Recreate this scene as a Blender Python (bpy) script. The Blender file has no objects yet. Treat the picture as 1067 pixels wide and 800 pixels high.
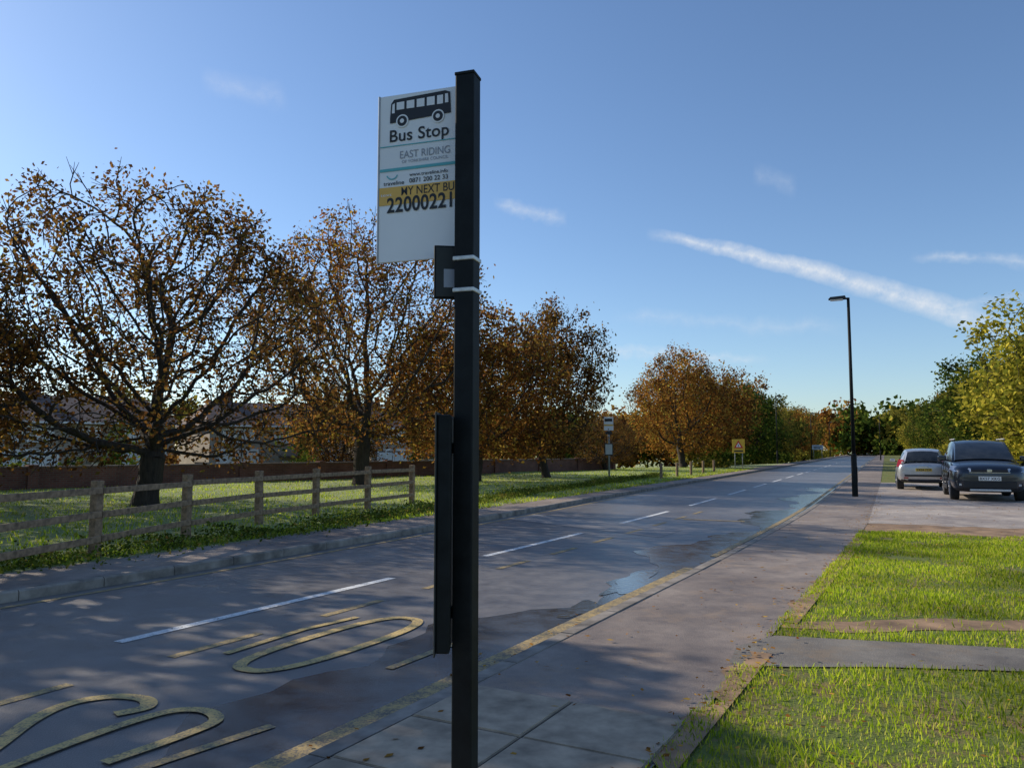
import bpy, bmesh, math, random
import numpy as np
from mathutils import Vector, Matrix
random.seed(7); rng=np.random.default_rng(7)
scene=bpy.context.scene
COL=scene.collection
rad=math.radians

# ------------------------------------------------------------------ materials
def newmat(name):
    m=bpy.data.materials.new(name); m.use_nodes=True
    nt=m.node_tree; b=nt.nodes['Principled BSDF']; return m,nt,b
def link(nt,a,b): nt.links.new(a,b)
def noise(nt,scale,detail=4,rough=.6,vec=None,coord='Object'):
    n=nt.nodes.new('ShaderNodeTexNoise'); n.inputs['Scale'].default_value=scale
    n.inputs['Detail'].default_value=detail; n.inputs['Roughness'].default_value=rough
    if vec is None:
        tc=nt.nodes.new('ShaderNodeTexCoord'); vec=tc.outputs[coord]
    link(nt,vec,n.inputs['Vector']); return n.outputs['Fac']
def ramp(nt,fac,stops):
    r=nt.nodes.new('ShaderNodeValToRGB'); e=r.color_ramp.elements
    while len(e)<len(stops): e.new(.5)
    for i,(p,c) in enumerate(stops):
        e[i].position=p; e[i].color=(c if len(c)==4 else (*c,1))
    link(nt,fac,r.inputs['Fac']); return r.outputs['Color']
def mixc(nt,a,b,fac,mode='MIX'):
    m=nt.nodes.new('ShaderNodeMix'); m.data_type='RGBA'; m.blend_type=mode
    for sock,v in ((m.inputs[0],fac),(m.inputs[6],a),(m.inputs[7],b)):
        if isinstance(v,bpy.types.NodeSocket): link(nt,v,sock)
        elif isinstance(v,(int,float)): sock.default_value=v
        else: sock.default_value=(v if len(v)==4 else (*v,1))
    return m.outputs[2]
def bump(nt,b,h,strength=.3,dist=.02):
    n=nt.nodes.new('ShaderNodeBump'); n.inputs['Strength'].default_value=strength
    n.inputs['Distance'].default_value=dist; link(nt,h,n.inputs['Height']); link(nt,n.outputs['Normal'],b.inputs['Normal'])
def simple(name,col,rough=.6,metal=0,var=.15,scale=8,coat=0,bmp=0,spec=.5):
    m,nt,b=newmat(name)
    f=noise(nt,scale)
    lo=tuple(c*(1-var) for c in col[:3]); hi=tuple(min(1,c*(1+var)) for c in col[:3])
    link(nt,ramp(nt,f,[(.3,lo),(.7,hi)]),b.inputs['Base Color'])
    b.inputs['Roughness'].default_value=rough; b.inputs['Metallic'].default_value=metal
    b.inputs['Coat Weight'].default_value=coat; b.inputs['Specular IOR Level'].default_value=spec
    if bmp: bump(nt,b,f,bmp)
    return m
def leafmat(name,stops,trans=.45,clump=.6):
    m=bpy.data.materials.new(name); m.use_nodes=True; nt=m.node_tree
    for n in list(nt.nodes): nt.nodes.remove(n)
    out=nt.nodes.new('ShaderNodeOutputMaterial')
    g=nt.nodes.new('ShaderNodeNewGeometry')
    c=ramp(nt,g.outputs['Random Per Island'],stops)
    f=noise(nt,clump,1,.5,coord='Object')
    dk=ramp(nt,f,[(.35,(.6,.6,.6)),(.65,(1.35,1.3,1.1))])
    c=mixc(nt,c,dk,1.0,'MULTIPLY')
    d=nt.nodes.new('ShaderNodeBsdfDiffuse'); t=nt.nodes.new('ShaderNodeBsdfTranslucent')
    link(nt,c,d.inputs['Color']); link(nt,c,t.inputs['Color'])
    mx=nt.nodes.new('ShaderNodeMixShader'); mx.inputs[0].default_value=trans
    link(nt,d.outputs[0],mx.inputs[1]); link(nt,t.outputs[0],mx.inputs[2]); link(nt,mx.outputs[0],out.inputs[0])
    return m

def mat_asphalt(name,base,rlo,rhi,tint=(1,1,1),spec=.5,bs=.3,patch=.3,stain=None):
    m,nt,b=newmat(name)
    tc=nt.nodes.new('ShaderNodeTexCoord')
    fine=noise(nt,180,2,.7,tc.outputs['Object']); big=noise(nt,.35,5,.6,tc.outputs['Object']); mid=noise(nt,3.0,6,.72,tc.outputs['Object'])
    v=nt.nodes.new('ShaderNodeTexVoronoi'); v.inputs['Scale'].default_value=95; link(nt,tc.outputs['Object'],v.inputs['Vector'])
    c=ramp(nt,fine,[(.3,tuple(base*.55*t for t in tint)),(.72,tuple(base*1.6*t for t in tint))])
    c=mixc(nt,c,ramp(nt,big,[(.3,(1-patch,1-patch,1-patch*.9)),(.7,(1+patch,1+patch,1+patch*.9))]),1,'MULTIPLY')
    c=mixc(nt,c,ramp(nt,mid,[(.3,(.68,.68,.70)),(.7,(1.32,1.32,1.30))]),1,'MULTIPLY')
    if stain:
        c=mixc(nt,c,stain,ramp(nt,noise(nt,1.3,7,.78,tc.outputs['Object']),[(.52,(0,0,0)),(.68,(.75,.75,.75))]))
    link(nt,c,b.inputs['Base Color']); b.inputs['Specular IOR Level'].default_value=spec
    rr=nt.nodes.new('ShaderNodeMapRange'); rr.inputs[1].default_value=.3; rr.inputs[2].default_value=.7
    rr.inputs[3].default_value=rlo; rr.inputs[4].default_value=rhi; link(nt,mid,rr.inputs[0]); link(nt,rr.outputs[0],b.inputs['Roughness'])
    bump(nt,b,v.outputs['Distance'],bs,.005)
    return m
M_road=mat_asphalt('asphalt',.135,.30,.55,(1.10,1.0,.94),.65,.24,.35)
M_patch=mat_asphalt('asphalt_repair',.19,.45,.7,(1.08,1.0,.95),.6,.3)
M_damp=mat_asphalt('damp_asphalt',.055,.06,.26,(1.0,1.0,1.05),1.0,.07)
M_pave=mat_asphalt('pavement_asphalt',.20,.65,.9,(1.18,.96,.82),.35,.4,.45,(.34,.24,.16))
M_drive=mat_asphalt('driveway_tarmac',.32,.75,.95,(1.15,.98,.85),.4,.4,.35,(.38,.27,.19))
M_path=mat_asphalt('path_tarmac',.17,.8,.95,(1.12,1,.86),.3,.4,.4,(.24,.18,.12))

def mat_paint(name,col,wear=.5):
    m,nt,b=newmat(name)
    f=noise(nt,9,8,.75); f2=noise(nt,70,3,.7)
    mm=nt.nodes.new('ShaderNodeMath'); mm.operation='ADD'; link(nt,f,mm.inputs[0]); link(nt,f2,mm.inputs[1])
    h=nt.nodes.new('ShaderNodeMath'); h.operation='MULTIPLY'; h.inputs[1].default_value=.5; link(nt,mm.outputs[0],h.inputs[0])
    c=ramp(nt,h.outputs[0],[(wear*.5+.17,(.15,.135,.11)),(wear*.5+.30,col)])
    link(nt,c,b.inputs['Base Color']); b.inputs['Roughness'].default_value=.65; b.inputs['Specular IOR Level'].default_value=.3
    return m
M_white=mat_paint('white_road_paint',(.8,.8,.78),.40)
M_yellow=mat_paint('yellow_road_paint',(.66,.47,.18),.46)
M_yellowworn=mat_paint('worn_yellow_road_paint',(.52,.37,.15),.53)
M_kerb=simple('kerb_concrete',(.25,.215,.18),.9,var=.5,scale=4,bmp=.3)
M_slab=simple('paving_slab',(.38,.295,.21),.88,var=.4,scale=5,bmp=.25)
M_grout=simple('slab_bedding',(.10,.085,.07),.95)
M_soil=simple('bare_soil',(.28,.175,.10),.95,var=.5,scale=3,bmp=.6)
M_coping=simple('coping_stone',(.16,.12,.10),.9,var=.3,scale=4)

def mat_ground():
    m,nt,b=newmat('grass_ground')
    f=noise(nt,.22,6,.65); g=noise(nt,7,8,.75); h=noise(nt,60,3,.7)
    c=ramp(nt,f,[(.3,(.17,.23,.025)),(.5,(.27,.34,.035)),(.7,(.36,.38,.05))])
    c=mixc(nt,c,ramp(nt,g,[(.3,(.45,.5,.4)),(.7,(1.35,1.3,1.1))]),1,'MULTIPLY')
    c=mixc(nt,c,(.2,.12,.05),ramp(nt,g,[(.62,(0,0,0)),(.75,(.6,.6,.6))]))
    link(nt,c,b.inputs['Base Color']); b.inputs['Roughness'].default_value=.9
    b.inputs['Sheen Weight'].default_value=.3
    bump(nt,b,h,.9,.05)
    return m
M_ground=mat_ground()
def mat_under():
    m,nt,b=newmat('lawn_soil')
    g=noise(nt,3,8,.75)
    c=ramp(nt,g,[(.3,(.10,.14,.022)),(.5,(.15,.18,.03)),(.62,(.23,.15,.07))])
    link(nt,c,b.inputs['Base Color']); b.inputs['Roughness'].default_value=.95
    bump(nt,b,noise(nt,40,4,.7),.8,.03); return m
M_under=mat_under()
M_blade=leafmat('grass_blades',[(0,(.20,.30,.02)),(.5,(.38,.50,.03)),(.85,(.55,.60,.06)),(1,(.6,.5,.18))],.5,.8)
M_litter=leafmat('fallen_leaves',[(0,(.15,.06,.02)),(.5,(.40,.19,.05)),(1,(.55,.36,.09))],.25)
M_weed=leafmat('verge_plants',[(0,(.05,.07,.015)),(.5,(.12,.17,.03)),(.85,(.24,.28,.05)),(1,(.30,.19,.06))],.4,1.5)
def barkm():
    m,nt,b=newmat('bark'); tc=nt.nodes.new('ShaderNodeTexCoord'); mp=nt.nodes.new('ShaderNodeMapping')
    mp.inputs['Scale'].default_value=(9,9,1.5); link(nt,tc.outputs['Object'],mp.inputs[0])
    f=noise(nt,2,4,.7,mp.outputs[0]); link(nt,ramp(nt,f,[(.3,(.016,.012,.009)),(.7,(.065,.048,.035))]),b.inputs['Base Color'])
    b.inputs['Roughness'].default_value=.95; bump(nt,b,f,.8,.04); return m
M_bark=barkm()
L_rust=leafmat('rust_leaves',[(0,(.12,.05,.02)),(.4,(.24,.10,.03)),(.7,(.38,.19,.05)),(.9,(.30,.22,.04)),(1,(.55,.35,.08))],.52)
L_brown=leafmat('brown_leaves',[(0,(.07,.035,.018)),(.4,(.16,.075,.027)),(.7,(.26,.13,.036)),(.88,(.21,.16,.04)),(1,(.44,.26,.065))],.52)
L_orange=leafmat('orange_leaves',[(0,(.14,.055,.015)),(.5,(.36,.16,.04)),(.8,(.48,.26,.06)),(1,(.38,.34,.07))],.5)
L_green=leafmat('green_leaves',[(0,(.03,.06,.015)),(.6,(.08,.12,.022)),(1,(.19,.21,.035))],.3)
L_olive=leafmat('olive_leaves',[(0,(.08,.08,.02)),(.5,(.18,.17,.035)),(1,(.36,.29,.05))],.35)
L_yellow=leafmat('yellow_leaves',[(0,(.12,.14,.025)),(.5,(.32,.31,.04)),(1,(.6,.5,.08))],.45)

# ------------------------------------------------------------------ mesh helpers
def obj_from(name,me,mats,parent=None):
    for m in mats: me.materials.append(m)
    o=bpy.data.objects.new(name,me); COL.objects.link(o)
    if parent: o.parent=parent
    return o
def fast_mesh(name,V,F,mi=None):
    me=bpy.data.meshes.new(name); V=np.asarray(V,dtype=np.float32)
    me.vertices.add(len(V)); me.vertices.foreach_set('co',V.ravel())
    groups=[np.asarray(f,dtype=np.int32) for f in F if len(f)]
    loops=np.concatenate([g.ravel() for g in groups]); tot=np.concatenate([np.full(len(g),g.shape[1],dtype=np.int32) for g in groups])
    start=np.concatenate([[0],np.cumsum(tot)[:-1]]).astype(np.int32)
    me.loops.add(len(loops)); me.loops.foreach_set('vertex_index',loops)
    me.polygons.add(len(tot)); me.polygons.foreach_set('loop_start',start); me.polygons.foreach_set('loop_total',tot)
    if mi is not None: me.polygons.foreach_set('material_index',np.asarray(mi,dtype=np.int32))
    me.update(calc_edges=True); me.validate()
    return me
def pyd(name,V,F,mats,parent=None,mi=None,smooth=False):
    me=bpy.data.meshes.new(name); me.from_pydata([tuple(v) for v in V],[],F); 
    o=obj_from(name,me,mats,parent)
    if mi: 
        for p,i in zip(me.polygons,mi): p.material_index=i
    if smooth:
        for p in me.polygons: p.use_smooth=True
    return o
def box(name,loc,size,mat,parent=None,rot=(0,0,0),bevel=0,seg=2):
    bm=bmesh.new(); bmesh.ops.create_cube(bm,size=1)
    for v in bm.verts: v.co=Vector((v.co.x*size[0],v.co.y*size[1],v.co.z*size[2]))
    if bevel: bmesh.ops.bevel(bm,geom=bm.edges[:],offset=bevel,segments=seg,affect='EDGES',profile=.5)
    me=bpy.data.meshes.new(name); bm.to_mesh(me); bm.free()
    o=obj_from(name,me,[mat],parent); o.location=loc; o.rotation_euler=rot; return o
def cyl(name,loc,r1,r2,h,mat,parent=None,rot=(0,0,0),seg=24,bevel=0):
    bm=bmesh.new(); bmesh.ops.create_cone(bm,cap_ends=True,segments=seg,radius1=r1,radius2=r2,depth=h)
    if bevel:
        es=[e for e in bm.edges if abs(e.verts[0].co.z-e.verts[1].co.z)<1e-5]
        bmesh.ops.bevel(bm,geom=es,offset=bevel,segments=3,affect='EDGES',profile=.5)
    for f in bm.faces: f.smooth=len(f.verts)==4
    me=bpy.data.meshes.new(name); bm.to_mesh(me); bm.free()
    o=obj_from(name,me,[mat],parent); o.location=loc; o.rotation_euler=rot; return o
def empty(name,loc=(0,0,0),rotz=0):
    e=bpy.data.objects.new(name,None); e.empty_display_size=.3; COL.objects.link(e); e.location=loc; e.rotation_euler=(0,0,rotz); return e
def textmesh(name,s,loc,width,cap,mat,parent,rot=(rad(90),0,0),bold=0):
    c=bpy.data.curves.new(name,'FONT'); c.body=s; c.size=1; c.offset=bold; c.fill_mode='FRONT'; c.space_character=1+bold*2.5
    t=bpy.data.objects.new(name+'_tmp',c); COL.objects.link(t)
    dg=bpy.context.evaluated_depsgraph_get(); me=bpy.data.meshes.new_from_object(t.evaluated_get(dg))
    bpy.data.objects.remove(t)
    xs=[v.co.x for v in me.vertices]
    if not xs: return
    x0,x1=min(xs),max(xs)
    for v in me.vertices:
        v.co.x=(v.co.x-x0)/(x1-x0)*width; v.co.y=(v.co.y-0)/(.69)*cap
    me.materials.clear()
    o=obj_from(name,me,[mat],parent); o.location=loc; o.rotation_euler=rot; return o

# ------------------------------------------------------------------ road frame
A=np.array([-.90,3.85]); H0,H1=28.5,25.3
def heading(s):
    if s<6: return H0
    if s>22: return H1
    return H0+(H1-H0)*(s-6)/16
_ss=np.arange(-80,700.01,.5); _pts=[None]*len(_ss)
i0=int(80/.5); _pts[i0]=A.copy()
for i in range(i0+1,len(_ss)):
    h=rad(heading(_ss[i-1]+.25)); _pts[i]=_pts[i-1]+.5*np.array([math.sin(h),math.cos(h)])
for i in range(i0-1,-1,-1):
    h=rad(heading(_ss[i]+.25)); _pts[i]=_pts[i+1]-.5*np.array([math.sin(h),math.cos(h)])
_pts=np.array(_pts)
def R(s,d):
    x=np.interp(s,_ss,_pts[:,0]); y=np.interp(s,_ss,_pts[:,1]); h=rad(heading(s))
    return (x-d*math.cos(h), y+d*math.sin(h))
def SD(x,y):
    i=np.argmin((_pts[:,0]-x)**2+(_pts[:,1]-y)**2); s=_ss[i]; h=rad(heading(s))
    dx=x-_pts[i,0]; dy=y-_pts[i,1]
    return s+dx*math.sin(h)+dy*math.cos(h), -(dx*math.cos(h)-dy*math.sin(h))
def far(s):
    t=min(1,max(0,(s-2)/20)); return 5.5+.6*t*t*(3-2*t)
SL=list(np.arange(-60,60,1.0))+list(np.arange(60,600,10.0))
def up(o):
    if o.data.polygons[0].normal.z<0: o.data.flip_normals()
    return o
def strip(name,s_list,dvals,z,mat,zf=None):
    V=[];F=[]; n=len(dvals)
    for s in s_list:
        for d in dvals:
            dd=d(s) if callable(d) else d
            x,y=R(s,dd); V.append((x,y,z if zf is None else zf(x,y)))
    for i in range(len(s_list)-1):
        for j in range(n-1):
            a=i*n+j; F.append((a+1,a+n+1,a+n,a))
    return up(pyd(name,V,F,[mat]))

WP=np.array([-17.5,27.0]); WD=np.array([.66,.751]); WN=np.array([-.751,.66])
def terr(x,y):
    dist=(x-WP[0])*WN[0]+(y-WP[1])*WN[1]
    t=min(1,max(0,(dist-.6)/9)); t=t*t*(3-2*t)
    w=.04*math.sin(x*.7+y*.3)+.03*math.sin(y*1.1-x*.4)
    e=min(1,max(0,((-x*.89+y*.45)-10)/5))
    return .1+max(0,w)*e-1.2*t
pyd('ground',[(-3000,-3000,-1.35),(3000,-3000,-1.35),(3000,3000,-1.35),(-3000,3000,-1.35)],[(0,1,2,3)],[M_ground])
strip('road',SL,[-.02,lambda s:far(s)+.02],0,M_road)
strip('grass_field',SL,[lambda s:far(s)+1.25,lambda s:far(s)+2,8.5,10,12,14,16,18,20,23,26,29,32,35,38,41,45,50,60,75,95,120,160,200],.1,M_ground,terr)
strip('pavement',SL,[lambda s:far(s)+.125,lambda s:far(s)+1.25],.1,M_pave)
strip('pavement',SL,[-1.45,-.125],.1,M_pave)
strip('grass_verge',SL,[-120,-80,-60,-40,-25,-16,-9,-5,-3,-1.45],.092,M_under)
def kerb(name,dfun,side):
    V=[];F=[]
    def stone(s0,s1):
        b=len(V); j=random.uniform(-.003,.003)
        for s in (s0,s1):
            d0=dfun(s); d1=d0+side*.125
            x0,y0=R(s,d0); x1,y1=R(s,d1); xm,ym=R(s,d0+side*.02)
            V.extend([(x0,y0,-.05),(x0,y0,.088+j),(xm,ym,.107+j),(x1,y1,.107+j),(x1,y1,-.05)])
        for k in range(4): F.append((b+k,b+k+1,b+5+k+1,b+5+k))
        F.append((b,b+1,b+2,b+3,b+4)); F.append((b+9,b+8,b+7,b+6,b+5))
    s=-12
    while s<70: stone(s,s+.905); s+=.915
    stone(-60,-12.01)
    s=70
    while s<590: stone(s,s+20); s+=20.02
    o=pyd(name,V,F,[M_kerb]); bm=bmesh.new(); bm.from_mesh(o.data); bmesh.ops.recalc_face_normals(bm,faces=bm.faces); bm.to_mesh(o.data); bm.free()
kerb('kerb',lambda s:0,-1); kerb('kerb',far,1)

def lineseg(V,F,pts,w,z=.004):
    P=[np.array(p,float) for p in pts]; b=len(V)
    for i,p in enumerate(P):
        t=P[min(i+1,len(P)-1)]-P[max(i-1,0)]; t/=np.linalg.norm(t); n=np.array([-t[1],t[0]])
        V.append((*(p+n*w/2),z)); V.append((*(p-n*w/2),z))
    for i in range(len(P)-1):
        a=b+2*i; F.append((a+1,a+3,a+2,a))
def smoothpts(pts,n=8):
    P=[np.array(p,float) for p in pts]; out=[]
    for i in range(len(P)-1):
        p0=P[max(i-1,0)];p1=P[i];p2=P[i+1];p3=P[min(i+2,len(P)-1)]
        for k in range(n):
            t=k/n; out.append(.5*((2*p1)+(-p0+p2)*t+(2*p0-5*p1+4*p2-p3)*t*t+(-p0+3*p1-3*p2+p3)*t**3))
    out.append(P[-1]); return out
V=[];F=[]
sl=np.arange(-6,30,.25)
for i,s in enumerate(sl):
    w=.85+.35*math.sin(s*.9)+.2*math.sin(s*2.3+1)+.08*math.sin(s*7.1)
    V.append((*R(s,.0),.004)); V.append((*R(s,max(.3,w)),.004))
for i in range(len(sl)-1):
    a=2*i; F.append((a,a+2,a+3,a+1))
up(pyd('damp_road_patch',V,F,[M_damp]))
V=[(*R(s,d),.0035) for s,d in ((10.2,1.6),(11.6,1.6),(12.4,3.3),(13.6,5.6),(12.2,5.65),(11.1,3.4))]
up(pyd('road_repair_patch',V,[tuple(range(6))],[M_patch]))
mp,nt,b=newmat('puddle_water'); b.inputs['Base Color'].default_value=(.08,.085,.09,1); b.inputs['Roughness'].default_value=.06
bump(nt,b,noise(nt,14,3,.6),.3,.01)
def puddle(s,d,L,W,seed):
    r=random.Random(seed); n=48; V=[]
    ph=[r.random()*6.3 for _ in range(5)]
    for i in range(n):
        a=2*math.pi*i/n; q=1+.22*math.sin(2*a+ph[0])+.16*math.sin(3*a+ph[1])+.12*math.sin(5*a+ph[2])+.09*math.sin(9*a+ph[3])
        dd=max(.02,d+W*q*math.sin(a)); V.append((*R(s+L*q*math.cos(a),dd),.008))
    up(pyd('puddle',V,[tuple(range(n))],[mp]))
puddle(4.0,.40,.35,.15,1); puddle(5.6,.45,.8,.22,2)
V=[];F=[]; s=1.1
while s<400:
    lineseg(V,F,[R(s+k*.5,3.07) for k in range(8)],.11); s+=5.65
s=1.1-5.65
while s>-30:
    lineseg(V,F,[R(s+k*.5,3.07) for k in range(8)],.11); s-=5.65
pyd('white_centre_line',V,F,[M_white])
V=[];F=[]
lineseg(V,F,[R(s,.22) for s in np.arange(-20,8,1)],.14,.009)
lineseg(V,F,[R(s,.22) for s in np.arange(8.2,120,1)],.10,.009)
s=-15
while s<16:
    lineseg(V,F,[R(s,2.33),R(s+.42,2.33),R(s+.85,2.33)],.09,.004); s+=1.6
lineseg(V,F,[R(13.9,.9),R(13.9,2.2)],.12,.0085)
lineseg(V,F,[R(1.5,.75),R(2.0,.74),R(2.4,.72)],.07,.009)
lineseg(V,F,[R(-.7,.78),R(-.2,.7),R(.3,.62)],.07,.009)
pyd('yellow_road_lines',V,F,[M_yellowworn])
V=[];F=[]
st=[]
for k in range(49):
    a=2*math.pi*k/48; c,sn=math.cos(a),math.sin(a)
    ex=abs(c)**.75*math.copysign(1,c); ey=abs(sn)**.75*math.copysign(1,sn)
    st.append(R(1.95+.93*ex,1.58+.27*ey))
lineseg(V,F,st,.095,.0085)
lineseg(V,F,smoothpts([(-2.62,3.7),(-2.60,4.03),(-2.66,4.5),(-2.61,4.79),(-2.42,4.92),(-2.21,4.87),(-2.13,4.72),(-2.25,4.6)]),.095,.0085)
lineseg(V,F,smoothpts([(-2.42,3.75),(-2.2,4.27),(-1.98,4.62),(-1.78,4.66),(-1.64,4.50),(-1.72,4.27),(-1.95,3.9)]),.08,.011)
lineseg(V,F,[R(1.25,2.05),R(2.1,2.1),R(2.7,2.02)],.07,.0085)
pyd('bus_stop_road_marking',V,F,[M_yellow])
V=[];F=[]
lineseg(V,F,[R(s,far(s)-.25) for s in np.arange(-20,200,1)],.09)
pyd('yellow_kerb_line',V,F,[M_yellowworn])

strip('slab_bed',[-6,-4,-2,0,1.16],[-1.44,-.13],.104,M_grout)
bm=bmesh.new()
for i in range(12):
    for j in range(2):
        s0=1.15-.62*(i+1); d0=-.135-.65*j
        c=[R(s0+.005,d0-.005),R(s0+.612,d0-.005),R(s0+.612,d0-.642),R(s0+.005,d0-.642)]
        z=.116+random.uniform(-.003,.003)
        lo=[bm.verts.new((*p,.104)) for p in c]; hi=[bm.verts.new((*p,z)) for p in c]
        bm.faces.new(hi)
        for k in range(4): bm.faces.new((lo[k],lo[(k+1)%4],hi[(k+1)%4],hi[k]))
bmesh.ops.recalc_face_normals(bm,faces=bm.faces)
bmesh.ops.bevel(bm,geom=[e for e in bm.edges if e.verts[0].co.z>.11 and e.verts[1].co.z>.11],offset=.006,segments=2,affect='EDGES')
me=bpy.data.meshes.new('paving_slabs'); bm.to_mesh(me); bm.free(); obj_from('paving_slabs',me,[M_slab])

PATH=[(1.42,5.28),(1.60,5.75),(1.98,6.08),(2.8,5.88),(3.9,5.62),(6,5.25),(12,4.2),(12,3.5),(6,4.6),(3.4,5.10),(2.4,5.22),(1.8,5.22)]
up(pyd('side_path',[(x,y,.1005) for x,y in PATH],[tuple(range(len(PATH)))],[M_path]))
SC=(3.35,6.45); V=[]
for i in range(60):
    a=2*math.pi*i/60; q=1+.2*math.sin(2*a+1)+.15*math.sin(5*a)+.1*math.sin(9*a+2)
    V.append((SC[0]+1.1*q*math.cos(a),SC[1]+.25*q*math.sin(a),.097))
up(pyd('bare_soil_patch',V,[tuple(range(60))],[M_soil]))
V=[];F=[]; sl=np.arange(-3,12,.12)
for i,s in enumerate(sl):
    V.append((*R(s,-1.42-.04*math.sin(s*5)-.03*math.sin(s*13+1)-.03*math.sin(s*29)),.1045)); V.append((*R(s,-1.56),.1045))
for i in range(len(sl)-1):
    if 2.7<sl[i]<3.8: continue
    a=2*i; F.append((a,a+2,a+3,a+1))
up(pyd('muddy_edge',V,F,[M_soil]))
def edge_wob(s0,amp,ds,seed):
    r=random.Random(seed); return [(s0+r.uniform(-amp,amp),d) for d in ds]
ds=[-1.46-.25*k for k in range(90)]
def sheet(name,lo,hi,z,mat):
    n=len(lo); V=[(*R(*p),z) for p in lo]+[(*R(*p),z) for p in hi]
    F=[(i,i+1,n+i+1,n+i) for i in range(n-1)]
    up(pyd(name,V,F,[mat]))
sheet('bare_soil',edge_wob(11.8,.3,ds,1),edge_wob(14.2,.1,ds,2),.0965,M_soil)
sheet('driveway',edge_wob(13.6,.12,ds,3),[(34,d) for d in ds],.1005,M_drive)

# ------------------------------------------------------------------ grass blades
def inpoly(x,y,poly):
    c=np.zeros(len(x),bool); n=len(poly)
    for i in range(n):
        x1,y1=poly[i];x2,y2=poly[(i+1)%n]
        cond=((y1>y)!=(y2>y)) & (x<(x2-x1)*(y-y1)/((y2-y1)+1e-12)+x1); c^=cond
    return c
def Rv(s,d):
    x=np.interp(s,_ss,_pts[:,0]); y=np.interp(s,_ss,_pts[:,1]); h=np.radians(np.interp(s,[6,22],[H0,H1]))
    return x-d*np.cos(h), y+d*np.sin(h)
def vnoise(x,y,sc):
    return (np.sin(x*sc+1.3*np.sin(y*sc*.7))+np.sin(y*sc*1.3+1.7*np.sin(x*sc*.9+2))+.5*np.sin(x*sc*2.7+y*sc*2.1))/2.5
def blades(name,x,y,z,h,w,mat):
    n=len(x); a=rng.uniform(0,2*np.pi,n); lean=rng.uniform(0,.7,n)*h; b=rng.uniform(0,2*np.pi,n)
    V=np.empty((n,4,3)); dx=np.cos(a)*w/2; dy=np.sin(a)*w/2
    V[:,0]=np.stack([x-dx,y-dy,z],1); V[:,1]=np.stack([x+dx,y+dy,z],1)
    V[:,2]=np.stack([x+dx*.6+lean*np.cos(b)*.4,y+dy*.6+lean*np.sin(b)*.4,z+h*.6],1)
    V[:,3]=np.stack([x+lean*np.cos(b),y+lean*np.sin(b),z+h],1)
    F=np.arange(n*4).reshape(n,4)
    return obj_from(name,fast_mesh(name,V.reshape(-1,3),[F]),[mat])
N=240000
u=rng.random(N); s=-2.5+15.0*u**1.25; d=-1.40-13*rng.random(N)**1.2
x,y=Rv(s,d); dist=np.hypot(x,y)
keep=(x/np.maximum(y,.1)<.85)&~inpoly(x,y,PATH)&(y>1.5)
vn=vnoise(x,y,1.9)+.6*vnoise(x,y,6.0)
keep&=(vn>-.95+rng.uniform(-.25,.25,N))
soilc=((x-SC[0])/1.15)**2+((y-SC[1])/.30)**2
keep&=(soilc>1+rng.uniform(-.6,.4,N))|(rng.random(N)<.06)
edge=np.minimum(1,(-1.45-d)/.05+1.3+.5*vnoise(x,y,9)); keep&=rng.random(N)<edge
keep&=s<12.1+.4*vnoise(x,y,3)
x=x[keep];y=y[keep];dist=dist[keep]
hh=rng.uniform(.02,.05,len(x))*(1+.45*vnoise(x,y,2.3)+.25*vnoise(x,y,7)); ww=rng.uniform(.003,.006,len(x))*(1+dist*.13)
blades('lawn_grass',x,y,np.full(len(x),.092),hh,ww,M_blade)
N=70000
s=-4+60*rng.random(N)**1.5; d=6.9+22*rng.random(N)**1.6
x,y=Rv(s,d); keep=(vnoise(x,y,1.3)>-.8)&(y>6)
x=x[keep];y=y[keep]
z=np.array([terr(a,b) for a,b in zip(x,y)]); hh=rng.uniform(.03,.10,len(x)); ww=rng.uniform(.014,.035,len(x))
blades('meadow_grass',x,y,z-.01,hh,ww,M_blade)
def cards(P,size,asp=.62,droop=0.):
    n=len(P); a=rng.normal(size=(n,3)); a[:,2]*=(1-droop*.5); a/=np.linalg.norm(a,axis=1)[:,None]
    b=rng.normal(size=(n,3)); b-=a*np.sum(a*b,1)[:,None]; b/=np.linalg.norm(b,axis=1)[:,None]
    a*=size[:,None]/2; b*=size[:,None]*asp/2
    V=np.stack([P-a,P+b*1.0+a*.15,P+a,P-b+a*.15],1); return V.reshape(-1,3)
N=24000
s=-6+45*rng.random(N); x,y=Rv(s,np.interp(s,[0,8,20,40],[7.0,7.2,8.6,9.3])+rng.normal(0,.28,N))
hh=.26*(.6+.5*vnoise(x,y,2.0)); z=.1+np.abs(rng.random(N)**1.3*hh)
V=cards(np.stack([x,y,z],1),rng.uniform(.03,.08,N)); F=np.arange(len(V)).reshape(-1,4)
obj_from('verge_plants',fast_mesh('verge_plants',V,[F]),[M_weed])
N=4200
s=-3+28*rng.random(N)**1.3; q_=rng.random(N)
d=np.where(q_<.5,-1.3-9*rng.random(N),np.where(q_<.68,rng.normal(-1.42,.09,N),np.where(q_<.74,rng.uniform(-1.3,-.13,N),np.where(q_<.84,np.abs(rng.normal(0,.12,N))+.02,6+3*rng.random(N)))))
x,y=Rv(s,d); z=np.where(d<-1.5,.13,np.where(d<-.0,.119,np.where(d<1,.02,.13)))
P=np.stack([x,y,z],1); sz=rng.uniform(.025,.06,N)
V=cards(P,sz); V=V.reshape(-1,4,3); V[:,:,2]=P[:,None,2]+(V[:,:,2]-P[:,None,2])*.25; V=V.reshape(-1,3)
obj_from('fallen_leaves',fast_mesh('fallen_leaves',V,[np.arange(len(V)).reshape(-1,4)]),[M_litter])

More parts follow.
